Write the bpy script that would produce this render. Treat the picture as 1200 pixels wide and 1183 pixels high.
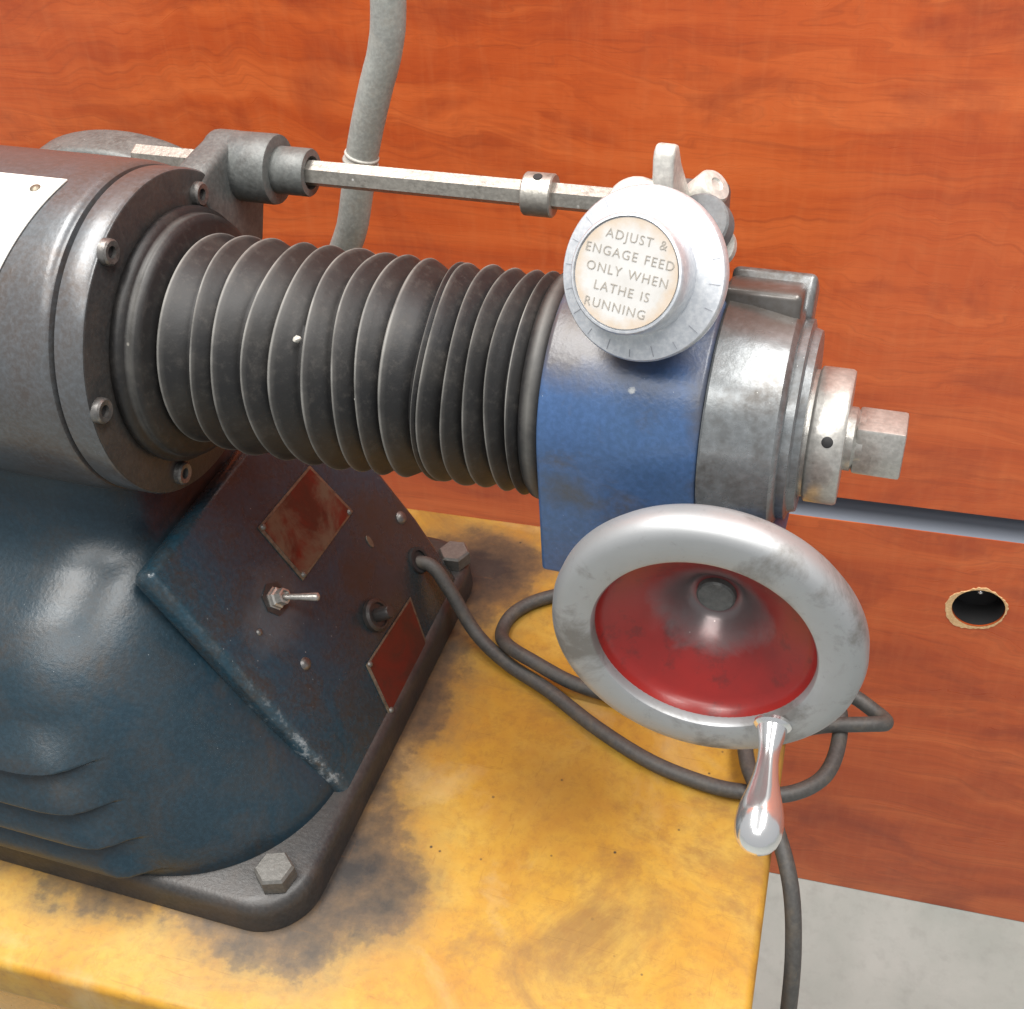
import bpy, bmesh, math, random
from mathutils import Vector, Matrix
random.seed(7)
scn = bpy.context.scene
for o in list(bpy.data.objects): bpy.data.objects.remove(o)
COL = scn.collection

# ------------------------------------------------------------------ camera
cam_d = bpy.data.cameras.new('camera'); cam = bpy.data.objects.new('camera', cam_d); COL.objects.link(cam)
cx = Vector((0.94918, 0.30980, -0.05554)); cdn = Vector((0.15982, -0.62643, -0.76292)); cf = Vector((-0.27115, 0.71527, -0.64410))
M = Matrix(((cx.x, -cdn.x, -cf.x, 0.2517), (cx.y, -cdn.y, -cf.y, -0.4427), (cx.z, -cdn.z, -cf.z, 0.600), (0, 0, 0, 1)))
cam.matrix_world = M
cam_d.sensor_fit = 'HORIZONTAL'; cam_d.sensor_width = 36; cam_d.lens = 1433.5 / 1200 * 36
cam_d.clip_start = 0.01; cam_d.clip_end = 100
scn.camera = cam
# ------------------------------------------------------------------ world and lamps
wd = bpy.data.worlds.new('World'); scn.world = wd; wd.use_nodes = True
bg = wd.node_tree.nodes['Background']; bg.inputs[0].default_value = (0.93, 0.96, 1.0, 1); bg.inputs[1].default_value = 0.25
def ceiling_lamp(loc, sx, sy, power, col=(1, 0.97, 0.93), rz=0):
    l = bpy.data.lights.new('ceiling_lamp', 'AREA'); l.shape = 'RECTANGLE'; l.size = sx; l.size_y = sy
    l.energy = power; l.color = col
    o = bpy.data.objects.new('ceiling_lamp', l); COL.objects.link(o); o.location = loc; o.rotation_euler = (0, 0, rz)
ceiling_lamp((-0.55, -0.25, 1.9), 0.5, 1.3, 30)
ceiling_lamp((0.75, -0.25, 1.9), 0.5, 1.3, 22)
ceiling_lamp((0.1, -1.5, 1.9), 1.3, 0.5, 13)
vs = scn.view_settings; vs.view_transform = 'Standard'; vs.look = 'None'; vs.gamma = 1; vs.exposure = 0.86; vs.use_curve_mapping = False

# ------------------------------------------------------------------ materials
class NT:
    def __init__(s, name):
        s.m = bpy.data.materials.new(name); s.m.use_nodes = True; s.t = s.m.node_tree; s.n = s.t.nodes; s.l = s.t.links
        s.b = s.n['Principled BSDF']; s.co = s.n.new('ShaderNodeTexCoord').outputs['Object']
    def link(s, a, b): s.l.new(a, b); return s
    def mapping(s, scale=(1, 1, 1), rot=(0, 0, 0), loc=(0, 0, 0), src=None):
        k = s.n.new('ShaderNodeMapping'); s.l.new(src or s.co, k.inputs[0])
        k.inputs['Scale'].default_value = scale; k.inputs['Rotation'].default_value = rot; k.inputs['Location'].default_value = loc
        return k.outputs[0]
    def noise(s, scale, detail=6, rough=0.6, dist=0, src=None):
        k = s.n.new('ShaderNodeTexNoise'); s.l.new(src or s.co, k.inputs['Vector'])
        k.inputs['Scale'].default_value = scale; k.inputs['Detail'].default_value = detail
        k.inputs['Roughness'].default_value = rough; k.inputs['Distortion'].default_value = dist
        return k.outputs['Fac']
    def voro(s, scale, src=None, feat='F1'):
        k = s.n.new('ShaderNodeTexVoronoi'); k.feature = feat; s.l.new(src or s.co, k.inputs['Vector']); k.inputs['Scale'].default_value = scale
        return k.outputs['Distance']
    def ramp(s, fac, stops):
        k = s.n.new('ShaderNodeValToRGB'); s.l.new(fac, k.inputs[0]); e = k.color_ramp.elements
        while len(e) < len(stops): e.new(0.5)
        for q, (p, c) in zip(e, stops):
            q.position = p; q.color = (c, c, c, 1) if isinstance(c, (int, float)) else (*c, 1)
        return k.outputs[0]
    def mix(s, fac, a, b, mode='MIX'):
        k = s.n.new('ShaderNodeMix'); k.data_type = 'RGBA'; k.blend_type = mode
        for v, i in ((fac, 0), (a, 6), (b, 7)):
            if isinstance(v, (int, float)): k.inputs[i].default_value = v if i == 0 else (v, v, v, 1)
            elif isinstance(v, tuple): k.inputs[i].default_value = (*v, 1)
            else: s.l.new(v, k.inputs[i])
        return k.outputs[2]
    def math(s, op, a, b=None, c=None):
        k = s.n.new('ShaderNodeMath'); k.operation = op
        for i, v in enumerate((a, b, c)):
            if v is None: continue
            if isinstance(v, (int, float)): k.inputs[i].default_value = v
            else: s.l.new(v, k.inputs[i])
        return k.outputs[0]
    def sep(s, src=None):
        k = s.n.new('ShaderNodeSeparateXYZ'); s.l.new(src or s.co, k.inputs[0]); return k.outputs
    def bump(s, h, strength=0.2, dist=0.001, prev=None):
        k = s.n.new('ShaderNodeBump'); s.l.new(h, k.inputs['Height']); k.inputs['Strength'].default_value = strength; k.inputs['Distance'].default_value = dist
        if prev: s.l.new(prev, k.inputs['Normal'])
        return k.outputs[0]
    def out(s, col=None, rough=None, metal=None, normal=None, spec=None, coat=None):
        for v, i in ((col, 'Base Color'), (rough, 'Roughness'), (metal, 'Metallic'), (normal, 'Normal'), (spec, 'Specular IOR Level'), (coat, 'Coat Weight')):
            if v is None: continue
            if isinstance(v, tuple): s.b.inputs[i].default_value = (*v, 1)
            elif isinstance(v, (int, float)): s.b.inputs[i].default_value = v
            else: s.l.new(v, s.b.inputs[i])
        return s.m

def worn(name, base, alt, dirt, rough=(0.3, 0.5), metal=0.0, chip=None, sc=14, dirt_amt=(0.5, 0.7), chip_thr=0.03, bump=0.25, chip_scale=160, fine=420, extra=None):
    t = NT(name)
    n1 = t.noise(sc, 8, 0.62, 0.3); n2 = t.noise(sc * 2.3, 8, 0.7, 0.6, src=t.mapping(loc=(3.1, 7.7, 1.3))); n3 = t.noise(fine, 3, 0.6)
    c = t.mix(t.ramp(n1, [(0.36, 0), (0.64, 1)]), base, alt)
    d = t.ramp(n2, [(dirt_amt[0], 0), (dirt_amt[1], 1)])
    c = t.mix(d, c, dirt)
    c = t.mix(t.math('MULTIPLY', t.ramp(n3, [(0.4, 0), (0.7, 1)]), 0.35), c, tuple(min(1, x * 1.7 + 0.01) for x in base))
    if chip:
        v = t.voro(chip_scale, src=t.mapping(loc=(1, 2, 5))); m = t.ramp(v, [(chip_thr, 1), (chip_thr * 1.8, 0)])
        m = t.math('MULTIPLY', m, t.ramp(t.noise(sc * 1.7, 3, 0.5, src=t.mapping(loc=(9, 2, 4))), [(0.5, 0), (0.6, 1)]))
        c = t.mix(m, c, chip)
    if extra: c = extra(t, c)
    r = t.mix(n2, rough[0], rough[1])
    nb = t.bump(t.math('ADD', n3, t.math('MULTIPLY', n1, 0.8)), bump, 0.0006)
    return t.out(c, r, metal, nb)

MAT = {}
def soft_spot(t, p, rad, lo, hi, nscale=22, namp=1.6):
    # irregular patch of grime, wear or painted light round a point
    k = t.n.new('ShaderNodeVectorMath'); k.operation = 'SUBTRACT'; t.l.new(t.co, k.inputs[0]); k.inputs[1].default_value = p
    m = t.n.new('ShaderNodeVectorMath'); m.operation = 'DIVIDE'; t.l.new(k.outputs[0], m.inputs[0]); m.inputs[1].default_value = rad
    q = t.n.new('ShaderNodeVectorMath'); q.operation = 'LENGTH'; t.l.new(m.outputs[0], q.inputs[0])
    d = t.math('ADD', q.outputs['Value'], t.math('MULTIPLY', t.math('SUBTRACT', t.noise(nscale, 9, 0.65), 0.5), namp))
    return t.ramp(d, [(lo, 1), (hi, 0)])
def head_grime(t, c):
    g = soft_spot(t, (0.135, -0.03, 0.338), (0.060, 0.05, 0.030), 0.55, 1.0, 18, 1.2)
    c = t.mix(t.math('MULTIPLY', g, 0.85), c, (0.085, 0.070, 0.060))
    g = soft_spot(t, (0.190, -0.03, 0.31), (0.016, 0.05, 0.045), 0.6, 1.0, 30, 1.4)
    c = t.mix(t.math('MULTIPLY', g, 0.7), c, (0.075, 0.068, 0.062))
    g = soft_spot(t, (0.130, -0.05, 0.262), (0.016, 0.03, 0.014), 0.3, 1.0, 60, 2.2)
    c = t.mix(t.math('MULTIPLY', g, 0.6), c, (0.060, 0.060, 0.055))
    g = soft_spot(t, (0.1555, -0.042, 0.3115), (0.0018, 0.006, 0.0012), 0.5, 1.0, 700, 1.6)
    return t.mix(g, c, (0.45, 0.48, 0.50))
def cap_grime(t, c):
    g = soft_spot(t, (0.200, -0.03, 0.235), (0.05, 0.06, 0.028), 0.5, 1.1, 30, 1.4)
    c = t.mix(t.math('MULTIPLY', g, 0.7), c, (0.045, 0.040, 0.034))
    g = soft_spot(t, (0.198, 0.0, 0.336), (0.04, 0.03, 0.018), 0.5, 1.1, 30, 1.4)
    return t.mix(t.math('MULTIPLY', g, 0.7), c, (0.085, 0.070, 0.058))
def housing_tints(t, c):
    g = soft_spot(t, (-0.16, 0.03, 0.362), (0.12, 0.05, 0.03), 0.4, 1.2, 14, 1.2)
    c = t.mix(t.math('MULTIPLY', g, 0.6), c, (0.095, 0.066, 0.058))  # brown reflection of the wood wall, painted onto the top
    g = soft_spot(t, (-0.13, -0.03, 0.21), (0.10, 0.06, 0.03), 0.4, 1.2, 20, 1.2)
    c = t.mix(t.math('MULTIPLY', g, 0.7), c, (0.040, 0.036, 0.033))  # darker towards the underside
    sc = t.ramp(t.noise(90, 6, 0.7, 0.5, src=t.mapping(scale=(5, 1, 1))), [(0.60, 0), (0.72, 1)])
    return t.mix(t.math('MULTIPLY', sc, 0.3), c, (0.19, 0.19, 0.19))
def panel_wear_glare(t, c):
    g = soft_spot(t, (-0.02, 0.075, 0.06), (0.08, 0.075, 0.075), 0.45, 1.1, 20, 1.3)
    c = t.mix(t.math('MULTIPLY', g, 0.55), c, (0.030, 0.027, 0.022))
    g = soft_spot(t, (-0.05, -0.02, 0.110), (0.05, 0.035, 0.024), 0.3, 1.1, 40, 1.8)
    c = t.mix(t.math('MULTIPLY', g, 0.45), c, (0.095, 0.105, 0.115))  # pale haze round the switch: glare painted in along with wear
    x, y, z = t.sep()
    e = t.math('ADD', t.math('ABSOLUTE', t.math('ADD', y, 0.0685)), t.math('MULTIPLY', t.math('SUBTRACT', t.noise(150, 8, 0.75), 0.5), 0.026))
    w = t.math('MULTIPLY', t.ramp(t.math('ADD', e, t.math('MULTIPLY', t.noise(16, 2), 0.006)), [(0.0025, 1), (0.0040, 0)]), t.ramp(t.math('ADD', z, t.math('MULTIPLY', t.noise(30, 3), 0.08)), [(0.10, 1), (0.16, 0.12)]))
    return t.mix(t.math('MULTIPLY', w, 0.8), c, (0.30, 0.33, 0.35))
MAT['navy'] = worn('navy_cast_paint', (0.006, 0.022, 0.035), (0.012, 0.022, 0.029), (0.027, 0.026, 0.025), (0.27, 0.42), 0, (0.20, 0.22, 0.23), 10, (0.46, 0.70), 0.022, 0.22, 150)
MAT['panelpaint'] = worn('panel_paint', (0.009, 0.038, 0.060), (0.014, 0.029, 0.039), (0.027, 0.027, 0.026), (0.18, 0.36), 0, (0.28, 0.30, 0.31), 13, (0.42, 0.62), 0.045, 0.3, 210, extra=panel_wear_glare)
MAT['black'] = worn('oily_black_iron', (0.030, 0.029, 0.028), (0.018, 0.019, 0.021), (0.046, 0.036, 0.030), (0.32, 0.52), 0.0, None, 16, (0.45, 0.7), 0.04, 0.3)
MAT['housing'] = worn('housing_paint', (0.078, 0.090, 0.102), (0.085, 0.083, 0.082), (0.074, 0.058, 0.050), (0.20, 0.40), 0.2, None, 7, (0.42, 0.66), 0.03, 0.12, extra=housing_tints)
MAT['greycast'] = worn('grey_cast_paint', (0.11, 0.115, 0.11), (0.075, 0.08, 0.08), (0.045, 0.04, 0.036), (0.35, 0.55), 0.1, (0.4, 0.4, 0.38), 18, (0.5, 0.75), 0.04, 0.3)
MAT['blue'] = worn('blue_paint', (0.038, 0.084, 0.195), (0.046, 0.092, 0.185), (0.075, 0.072, 0.072), (0.26, 0.42), 0.0, (0.45, 0.5, 0.55), 9, (0.52, 0.70), 0.025, 0.22, 190, extra=head_grime)
MAT['oldmetal'] = worn('oily_grey_metal', (0.19, 0.205, 0.215), (0.16, 0.168, 0.17), (0.085, 0.072, 0.060), (0.20, 0.36), 0.4, (0.8, 0.82, 0.8), 7, (0.46, 0.70), 0.045, 0.12, 330, 300, cap_grime)
MAT['steel'] = worn('worn_steel', (0.42, 0.41, 0.385), (0.37, 0.36, 0.335), (0.17, 0.15, 0.13), (0.25, 0.40), 0.6, None, 45, (0.58, 0.82), 0.03, 0.2)
MAT['rod'] = worn('rod_steel', (0.36, 0.345, 0.31), (0.27, 0.26, 0.235), (0.10, 0.088, 0.075), (0.28, 0.48), 0.6, (0.8, 0.8, 0.78), 38, (0.55, 0.78), 0.07, 0.3)
MAT['bolt'] = worn('bolt_steel', (0.15, 0.147, 0.138), (0.13, 0.127, 0.118), (0.075, 0.065, 0.055), (0.32, 0.48), 0.5, None, 90, (0.58, 0.8), 0.03, 0.2)
MAT['screw'] = worn('socket_screw', (0.20, 0.19, 0.18), (0.10, 0.10, 0.10), (0.05, 0.045, 0.04), (0.3, 0.5), 0.7, None, 90, (0.5, 0.75), 0.03, 0.2)
MAT['alu'] = worn('dull_aluminium', (0.72, 0.73, 0.74), (0.62, 0.64, 0.66), (0.45, 0.45, 0.45), (0.32, 0.46), 0.75, None, 22, (0.58, 0.85), 0.03, 0.12)
MAT['dialalu'] = worn('dial_aluminium', (0.58, 0.605, 0.64), (0.53, 0.56, 0.60), (0.44, 0.44, 0.44), (0.30, 0.42), 0.55, None, 22, (0.6, 0.85), 0.03, 0.1)
MAT['castalu'] = worn('cast_aluminium', (0.55, 0.54, 0.50), (0.46, 0.45, 0.42), (0.25, 0.24, 0.22), (0.42, 0.6), 0.5, None, 40, (0.58, 0.8), 0.03, 0.25)
MAT['rubber'] = worn('grey_rubber', (0.13, 0.135, 0.14), (0.10, 0.10, 0.105), (0.13, 0.12, 0.11), (0.55, 0.7), 0, None, 30, (0.5, 0.8), 0.03, 0.2)
MAT['cord'] = worn('cord_jacket', (0.060, 0.058, 0.054), (0.045, 0.044, 0.042), (0.10, 0.085, 0.065), (0.45, 0.65), 0, None, 40, (0.5, 0.75), 0.03, 0.2)
MAT['hose'] = worn('hose_jacket', (0.27, 0.28, 0.26), (0.24, 0.245, 0.23), (0.30, 0.285, 0.25), (0.5, 0.65), 0, (0.5, 0.45, 0.38), 30, (0.5, 0.75), 0.05, 0.3)
MAT['tape'] = worn('hose_tape', (0.36, 0.35, 0.32), (0.30, 0.29, 0.27), (0.42, 0.37, 0.31), (0.5, 0.65), 0, None, 60, (0.5, 0.75), 0.05, 0.3)
def simple(name, c, r, m=0): return NT(name).out(c, r, m)
MAT['dark'] = simple('dark_void', (0.012, 0.012, 0.013), 0.7)
MAT['chrome'] = simple('polished_chrome', (0.80, 0.80, 0.80), 0.16, 0.9)
MAT['whiteplate'] = worn('white_plate', (0.80, 0.80, 0.76), (0.74, 0.73, 0.66), (0.6, 0.56, 0.45), (0.25, 0.4), 0.1, None, 20, (0.6, 0.9), 0.03, 0.05)
MAT['ink'] = simple('faded_ink', (0.26, 0.24, 0.21), 0.6)
MAT['tick'] = simple('tick_ink', (0.26, 0.27, 0.30), 0.5)

def label_mat():
    t = NT('paper_label'); x, y, z = t.sep()
    r = t.math('SQRT', t.math('ADD', t.math('MULTIPLY', x, x), t.math('MULTIPLY', y, y)))
    n = t.noise(160, 6, 0.65); e = t.ramp(t.math('ADD', r, t.math('MULTIPLY', t.math('SUBTRACT', n, 0.5), 0.010)), [(0.0175, 0), (0.021, 1)])
    c = t.mix(t.ramp(t.noise(90, 6, 0.6), [(0.4, 0), (0.75, 1)]), (0.45, 0.448, 0.44), (0.39, 0.38, 0.36))
    return t.out(t.mix(e, c, (0.40, 0.30, 0.20)), 0.55, 0)
MAT['label'] = label_mat()

def red_mat():
    # red enamel worn to bare metal round the hub (wear where hands and tools rub)
    t = NT('red_enamel'); x, y, z = t.sep()
    dx = t.math('SUBTRACT', x, 0.199); dz = t.math('SUBTRACT', z, 0.229)
    r = t.math('SQRT', t.math('ADD', t.math('MULTIPLY', dx, dx), t.math('MULTIPLY', dz, dz)))
    n = t.noise(45, 7, 0.65, 0.4)
    w = t.math('ADD', r, t.math('MULTIPLY', t.math('SUBTRACT', n, 0.5), 0.022))
    wear = t.math('MULTIPLY', t.ramp(w, [(0.012, 1), (0.018, 0.8), (0.0275, 0)]), t.ramp(r, [(0.0098, 0), (0.0108, 1)]))
    c = t.mix(t.ramp(t.noise(30, 6, 0.6), [(0.35, 0), (0.7, 1)]), (0.27, 0.016, 0.013), (0.18, 0.016, 0.014))
    c = t.mix(t.ramp(t.noise(70, 6, 0.7, src=t.mapping(loc=(4, 4, 1))), [(0.54, 0), (0.72, 1)]), c, (0.10, 0.018, 0.016))
    c = t.mix(wear, c, (0.20, 0.17, 0.17))
    v = t.ramp(t.voro(170), [(0.04, 1), (0.07, 0)]); v = t.math('MULTIPLY', v, t.ramp(t.noise(30, 2), [(0.55, 0), (0.62, 1)]))
    c = t.mix(v, c, (0.5, 0.42, 0.4))
    return t.out(c, t.mix(wear, 0.33, 0.30), t.mix(wear, 0.0, 0.55), t.bump(t.noise(300, 4), 0.12, 0.0005))
MAT['red'] = red_mat()

def wheel_mat():
    t = NT('wheel_aluminium'); n = t.noise(26, 7, 0.65, 0.5)
    st = t.ramp(n, [(0.52, 0), (0.66, 1)])
    c = t.mix(t.noise(60, 5), (0.39, 0.40, 0.41), (0.34, 0.35, 0.355)); c = t.mix(t.math('MULTIPLY', st, 0.8), c, (0.17, 0.16, 0.145))
    x, y, z = t.sep(); dx = t.math('SUBTRACT', x, 0.199); dz = t.math('SUBTRACT', z, 0.229)
    r = t.math('SQRT', t.math('ADD', t.math('MULTIPLY', dx, dx), t.math('MULTIPLY', dz, dz)))
    cr = t.n.new('ShaderNodeCombineXYZ'); t.link(t.math('MULTIPLY', r, 900.0), cr.inputs[0]); t.link(t.math('MULTIPLY', x, 12.0), cr.inputs[1])
    turn = t.noise(1.6, 5, 0.7, src=cr.outputs[0])           # turning marks
    sp = t.ramp(t.noise(260, 7, 0.8), [(0.58, 0), (0.72, 1)]); c = t.mix(t.math('MULTIPLY', sp, 0.35), c, (0.12, 0.11, 0.10))
    return t.out(c, t.mix(st, 0.46, 0.60), 0.6, t.bump(turn, 0.18, 0.0003))
MAT['wheel'] = wheel_mat()

def bellows_mat():
    # black rubber; pale crest lines are dust and scuffing plus painted sheen
    t = NT('bellows_rubber'); x, y, z = t.sep(); dz = t.math('SUBTRACT', z, 0.278)
    r = t.math('SQRT', t.math('ADD', t.math('MULTIPLY', y, y), t.math('MULTIPLY', dz, dz)))
    n = t.noise(60, 7, 0.65); n2 = t.noise(11, 5, 0.6)
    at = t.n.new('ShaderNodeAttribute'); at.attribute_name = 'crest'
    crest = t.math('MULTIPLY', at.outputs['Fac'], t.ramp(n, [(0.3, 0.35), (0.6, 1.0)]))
    c = t.mix(t.ramp(n2, [(0.35, 0), (0.7, 1)]), (0.006, 0.0065, 0.008), (0.012, 0.011, 0.010))
    c = t.mix(t.ramp(n, [(0.5, 0), (0.75, 1)]), c, (0.022, 0.020, 0.018))
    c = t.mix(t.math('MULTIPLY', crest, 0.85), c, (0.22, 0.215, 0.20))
    c = t.mix(t.math('MULTIPLY', t.ramp(t.noise(240, 8, 0.8), [(0.52, 0), (0.75, 1)]), 0.5), c, (0.06, 0.055, 0.05))
    v = t.ramp(t.voro(75, src=t.mapping(loc=(2.3, 1.1, 0.2))), [(0.045, 1), (0.075, 0)]); v = t.math('MULTIPLY', v, t.ramp(t.noise(9, 2, src=t.mapping(loc=(5, 5, 5))), [(0.56, 0), (0.6, 1)]))
    c = t.mix(v, c, (0.4, 0.38, 0.33))
    return t.out(c, t.mix(n, 0.42, 0.62), 0, t.bump(t.noise(260, 4), 0.2, 0.0005))
MAT['bellows'] = bellows_mat()

def redplate_mat(name, gold):
    t = NT(name); n = t.noise(34, 7, 0.7, 0.5)
    c = t.mix(t.ramp(n, [(0.42, 0), (0.62, 1)]), (0.12, 0.018, 0.012), (0.065, 0.022, 0.016))
    c = t.mix(t.ramp(t.noise(28, 6, 0.65, 0.3, src=t.mapping(loc=(2, 8, 3))), [(0.62 - gold, 0), (0.76 - gold, 1)]), c, (0.13, 0.105, 0.075))
    return t.out(c, 0.38, 0.25, t.bump(t.noise(300, 4), 0.2, 0.0005))
MAT['redplate'] = redplate_mat('red_plate', 0.0); MAT['goldplate'] = redplate_mat('red_gold_plate', 0.16)
MAT['plateedge'] = worn('plate_edge', (0.17, 0.145, 0.105), (0.13, 0.11, 0.085), (0.06, 0.05, 0.04), (0.35, 0.5), 0.5, None, 60)

def wood_mat(seed):
    t = NT('cherry_laminate')
    src = t.mapping(scale=(1, 1, 1), loc=(seed, 0, seed * 0.37))
    warp = t.noise(2.2, 4, 0.55, 1.2, src=t.mapping(scale=(1.0, 1, 2.2), loc=(seed, 2, 1)))
    x, y, z = t.sep(src)
    zz = t.math('ADD', z, t.math('MULTIPLY', warp, 0.15))
    cmb = t.n.new('ShaderNodeCombineXYZ'); t.link(t.math('MULTIPLY', x, 0.9), cmb.inputs[0]); t.link(t.math('MULTIPLY', zz, 11.0), cmb.inputs[2])
    g1 = t.noise(2.4, 7, 0.62, 0.25, src=cmb.outputs[0])
    cm2 = t.n.new('ShaderNodeCombineXYZ'); t.link(t.math('MULTIPLY', x, 3.0), cm2.inputs[0]); t.link(t.math('MULTIPLY', zz, 150.0), cm2.inputs[2])
    g2 = t.noise(1.5, 5, 0.6, 0.2, src=cm2.outputs[0])
    blot = t.noise(5.5, 6, 0.6, 1.6, src=t.mapping(scale=(0.9, 1, 2.0), loc=(seed + 4, 1, 1)))
    fl = t.noise(60, 5, 0.65, 0.3, src=t.mapping(scale=(1.9, 1, 0.30), rot=(0, 0.15, 0)))
    c = t.ramp(g1, [(0.28, (0.39, 0.060, 0.015)), (0.48, (0.50, 0.094, 0.022)), (0.70, (0.62, 0.145, 0.038))])
    c = t.mix(t.math('MULTIPLY', t.ramp(blot, [(0.50, 0), (0.72, 1)]), 0.70), c, (0.26, 0.040, 0.016))
    c = t.mix(t.math('MULTIPLY', t.ramp(g2, [(0.50, 0), (0.72, 1)]), 0.5), c, (0.29, 0.055, 0.018))
    c = t.mix(t.math('MULTIPLY', t.ramp(fl, [(0.46, 0), (0.74, 1)]), 0.18), c, (0.60, 0.19, 0.068))
    pore = t.noise(9, 5, 0.75, 0.0, src=t.mapping(scale=(2.2, 1, 75)))
    c = t.mix(t.math('MULTIPLY', t.ramp(pore, [(0.52, 0), (0.70, 1)]), 0.36), c, (0.22, 0.038, 0.014))
    return t.out(c, t.mix(g2, 0.24, 0.34), 0, t.bump(g2, 0.06, 0.0004))
MAT['wood'] = wood_mat(0.0); MAT['wood2'] = wood_mat(3.7)

def table_mat():
    # yellow bench top; grease spread round the machine's foot and spill stains
    t = NT('yellow_bench_top'); x, y, z = t.sep()
    def rect(x0, x1, y0, y1):
        ax = t.math('MAXIMUM', t.math('SUBTRACT', x0, x), t.math('SUBTRACT', x, x1)); ay = t.math('MAXIMUM', t.math('SUBTRACT', y0, y), t.math('SUBTRACT', y, y1))
        ax = t.math('MAXIMUM', ax, 0.0); ay = t.math('MAXIMUM', ay, 0.0)
        return t.math('SQRT', t.math('ADD', t.math('MULTIPLY', ax, ax), t.math('MULTIPLY', ay, ay)))
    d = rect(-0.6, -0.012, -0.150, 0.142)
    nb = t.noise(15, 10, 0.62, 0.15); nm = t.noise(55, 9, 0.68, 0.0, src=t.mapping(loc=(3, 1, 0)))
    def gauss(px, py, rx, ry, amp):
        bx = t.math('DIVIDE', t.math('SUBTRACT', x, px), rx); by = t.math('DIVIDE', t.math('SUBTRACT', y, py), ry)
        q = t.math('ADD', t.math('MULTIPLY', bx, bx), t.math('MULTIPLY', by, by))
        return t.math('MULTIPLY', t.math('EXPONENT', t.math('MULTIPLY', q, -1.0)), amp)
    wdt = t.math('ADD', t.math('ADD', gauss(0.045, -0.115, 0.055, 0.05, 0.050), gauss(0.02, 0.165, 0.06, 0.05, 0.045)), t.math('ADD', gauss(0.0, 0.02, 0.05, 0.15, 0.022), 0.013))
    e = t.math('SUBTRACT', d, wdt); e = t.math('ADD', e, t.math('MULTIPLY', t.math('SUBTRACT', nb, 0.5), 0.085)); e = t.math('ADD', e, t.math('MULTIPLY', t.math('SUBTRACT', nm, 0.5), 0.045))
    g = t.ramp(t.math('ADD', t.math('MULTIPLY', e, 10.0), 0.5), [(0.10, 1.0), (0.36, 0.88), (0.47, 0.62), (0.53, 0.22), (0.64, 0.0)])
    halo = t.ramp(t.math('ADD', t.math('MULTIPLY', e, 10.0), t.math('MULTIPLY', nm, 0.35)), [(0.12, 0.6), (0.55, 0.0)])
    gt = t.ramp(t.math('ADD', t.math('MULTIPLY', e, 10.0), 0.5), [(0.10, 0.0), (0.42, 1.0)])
    yel = t.ramp(t.noise(14, 7, 0.65, 0.6, src=t.mapping(loc=(1, 5, 0))), [(0.30, (0.38, 0.180, 0.018)), (0.5, (0.44, 0.245, 0.030)), (0.72, (0.48, 0.315, 0.062))])
    yel = t.mix(t.math('MULTIPLY', t.ramp(nm, [(0.45, 0), (0.72, 1)]), 0.5), yel, (0.36, 0.16, 0.028))
    st = t.ramp(t.noise(9, 9, 0.72, 0.8, src=t.mapping(loc=(7.3, 2.2, 0))), [(0.50, 0), (0.66, 1)])
    c = t.mix(t.math('MULTIPLY', st, 0.70), yel, (0.19, 0.10, 0.035))
    mott = t.ramp(t.noise(110, 9, 0.8, 0.2), [(0.48, 0), (0.66, 1)])
    c = t.mix(t.math('MULTIPLY', mott, 0.5), c, (0.25, 0.12, 0.028))
    blk = t.math('MULTIPLY', t.ramp(t.noise(34, 9, 0.8, 0.0, src=t.mapping(loc=(4, 4, 4))), [(0.60, 0), (0.66, 1)]), t.ramp(t.noise(6, 3, src=t.mapping(loc=(1.2, 0.4, 0))), [(0.46, 0), (0.6, 1)]))
    c = t.mix(t.math('MULTIPLY', blk, 0.65), c, (0.085, 0.05, 0.025))
    pale = t.ramp(t.noise(10, 7, 0.6, 0.5, src=t.mapping(loc=(0.3, 9.2, 0))), [(0.56, 0), (0.72, 1)])
    c = t.mix(t.math('MULTIPLY', pale, 0.6), c, (0.46, 0.34, 0.17))
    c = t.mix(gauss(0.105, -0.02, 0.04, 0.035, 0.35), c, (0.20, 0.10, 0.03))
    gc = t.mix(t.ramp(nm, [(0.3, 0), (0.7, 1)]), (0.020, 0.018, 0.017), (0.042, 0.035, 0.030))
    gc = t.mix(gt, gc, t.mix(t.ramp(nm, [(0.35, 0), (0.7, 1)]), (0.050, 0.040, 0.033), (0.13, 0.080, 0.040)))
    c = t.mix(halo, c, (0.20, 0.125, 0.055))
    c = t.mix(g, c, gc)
    sp = t.math('MULTIPLY', t.ramp(t.voro(60), [(0.03, 1), (0.07, 0)]), t.ramp(t.noise(7, 2), [(0.52, 0), (0.56, 1)]))
    c = t.mix(sp, c, (0.04, 0.03, 0.02))
    scr = t.noise(6, 4, 0.6, 1.5, src=t.mapping(scale=(4, 60, 1), rot=(0, 0, 0.6)))
    scr2 = t.noise(6, 4, 0.6, 1.5, src=t.mapping(scale=(50, 5, 1), rot=(0, 0, -0.35)))
    c = t.mix(t.math('MULTIPLY', t.ramp(scr, [(0.64, 0), (0.68, 1)]), 0.22), c, (0.16, 0.07, 0.015))
    c = t.mix(t.math('MULTIPLY', t.ramp(scr2, [(0.65, 0), (0.69, 1)]), 0.20), c, (0.16, 0.07, 0.015))
    return t.out(c, t.mix(nb, 0.40, 0.58), 0, t.bump(t.math('ADD', t.noise(220, 4), nm), 0.14, 0.0006), 0.35)
MAT['table'] = table_mat()
MAT['tableedge'] = worn('bench_edge_paint', (0.46, 0.22, 0.03), (0.5, 0.27, 0.05), (0.27, 0.12, 0.03), (0.22, 0.36), 0, None, 20, (0.55, 0.8))

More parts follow.
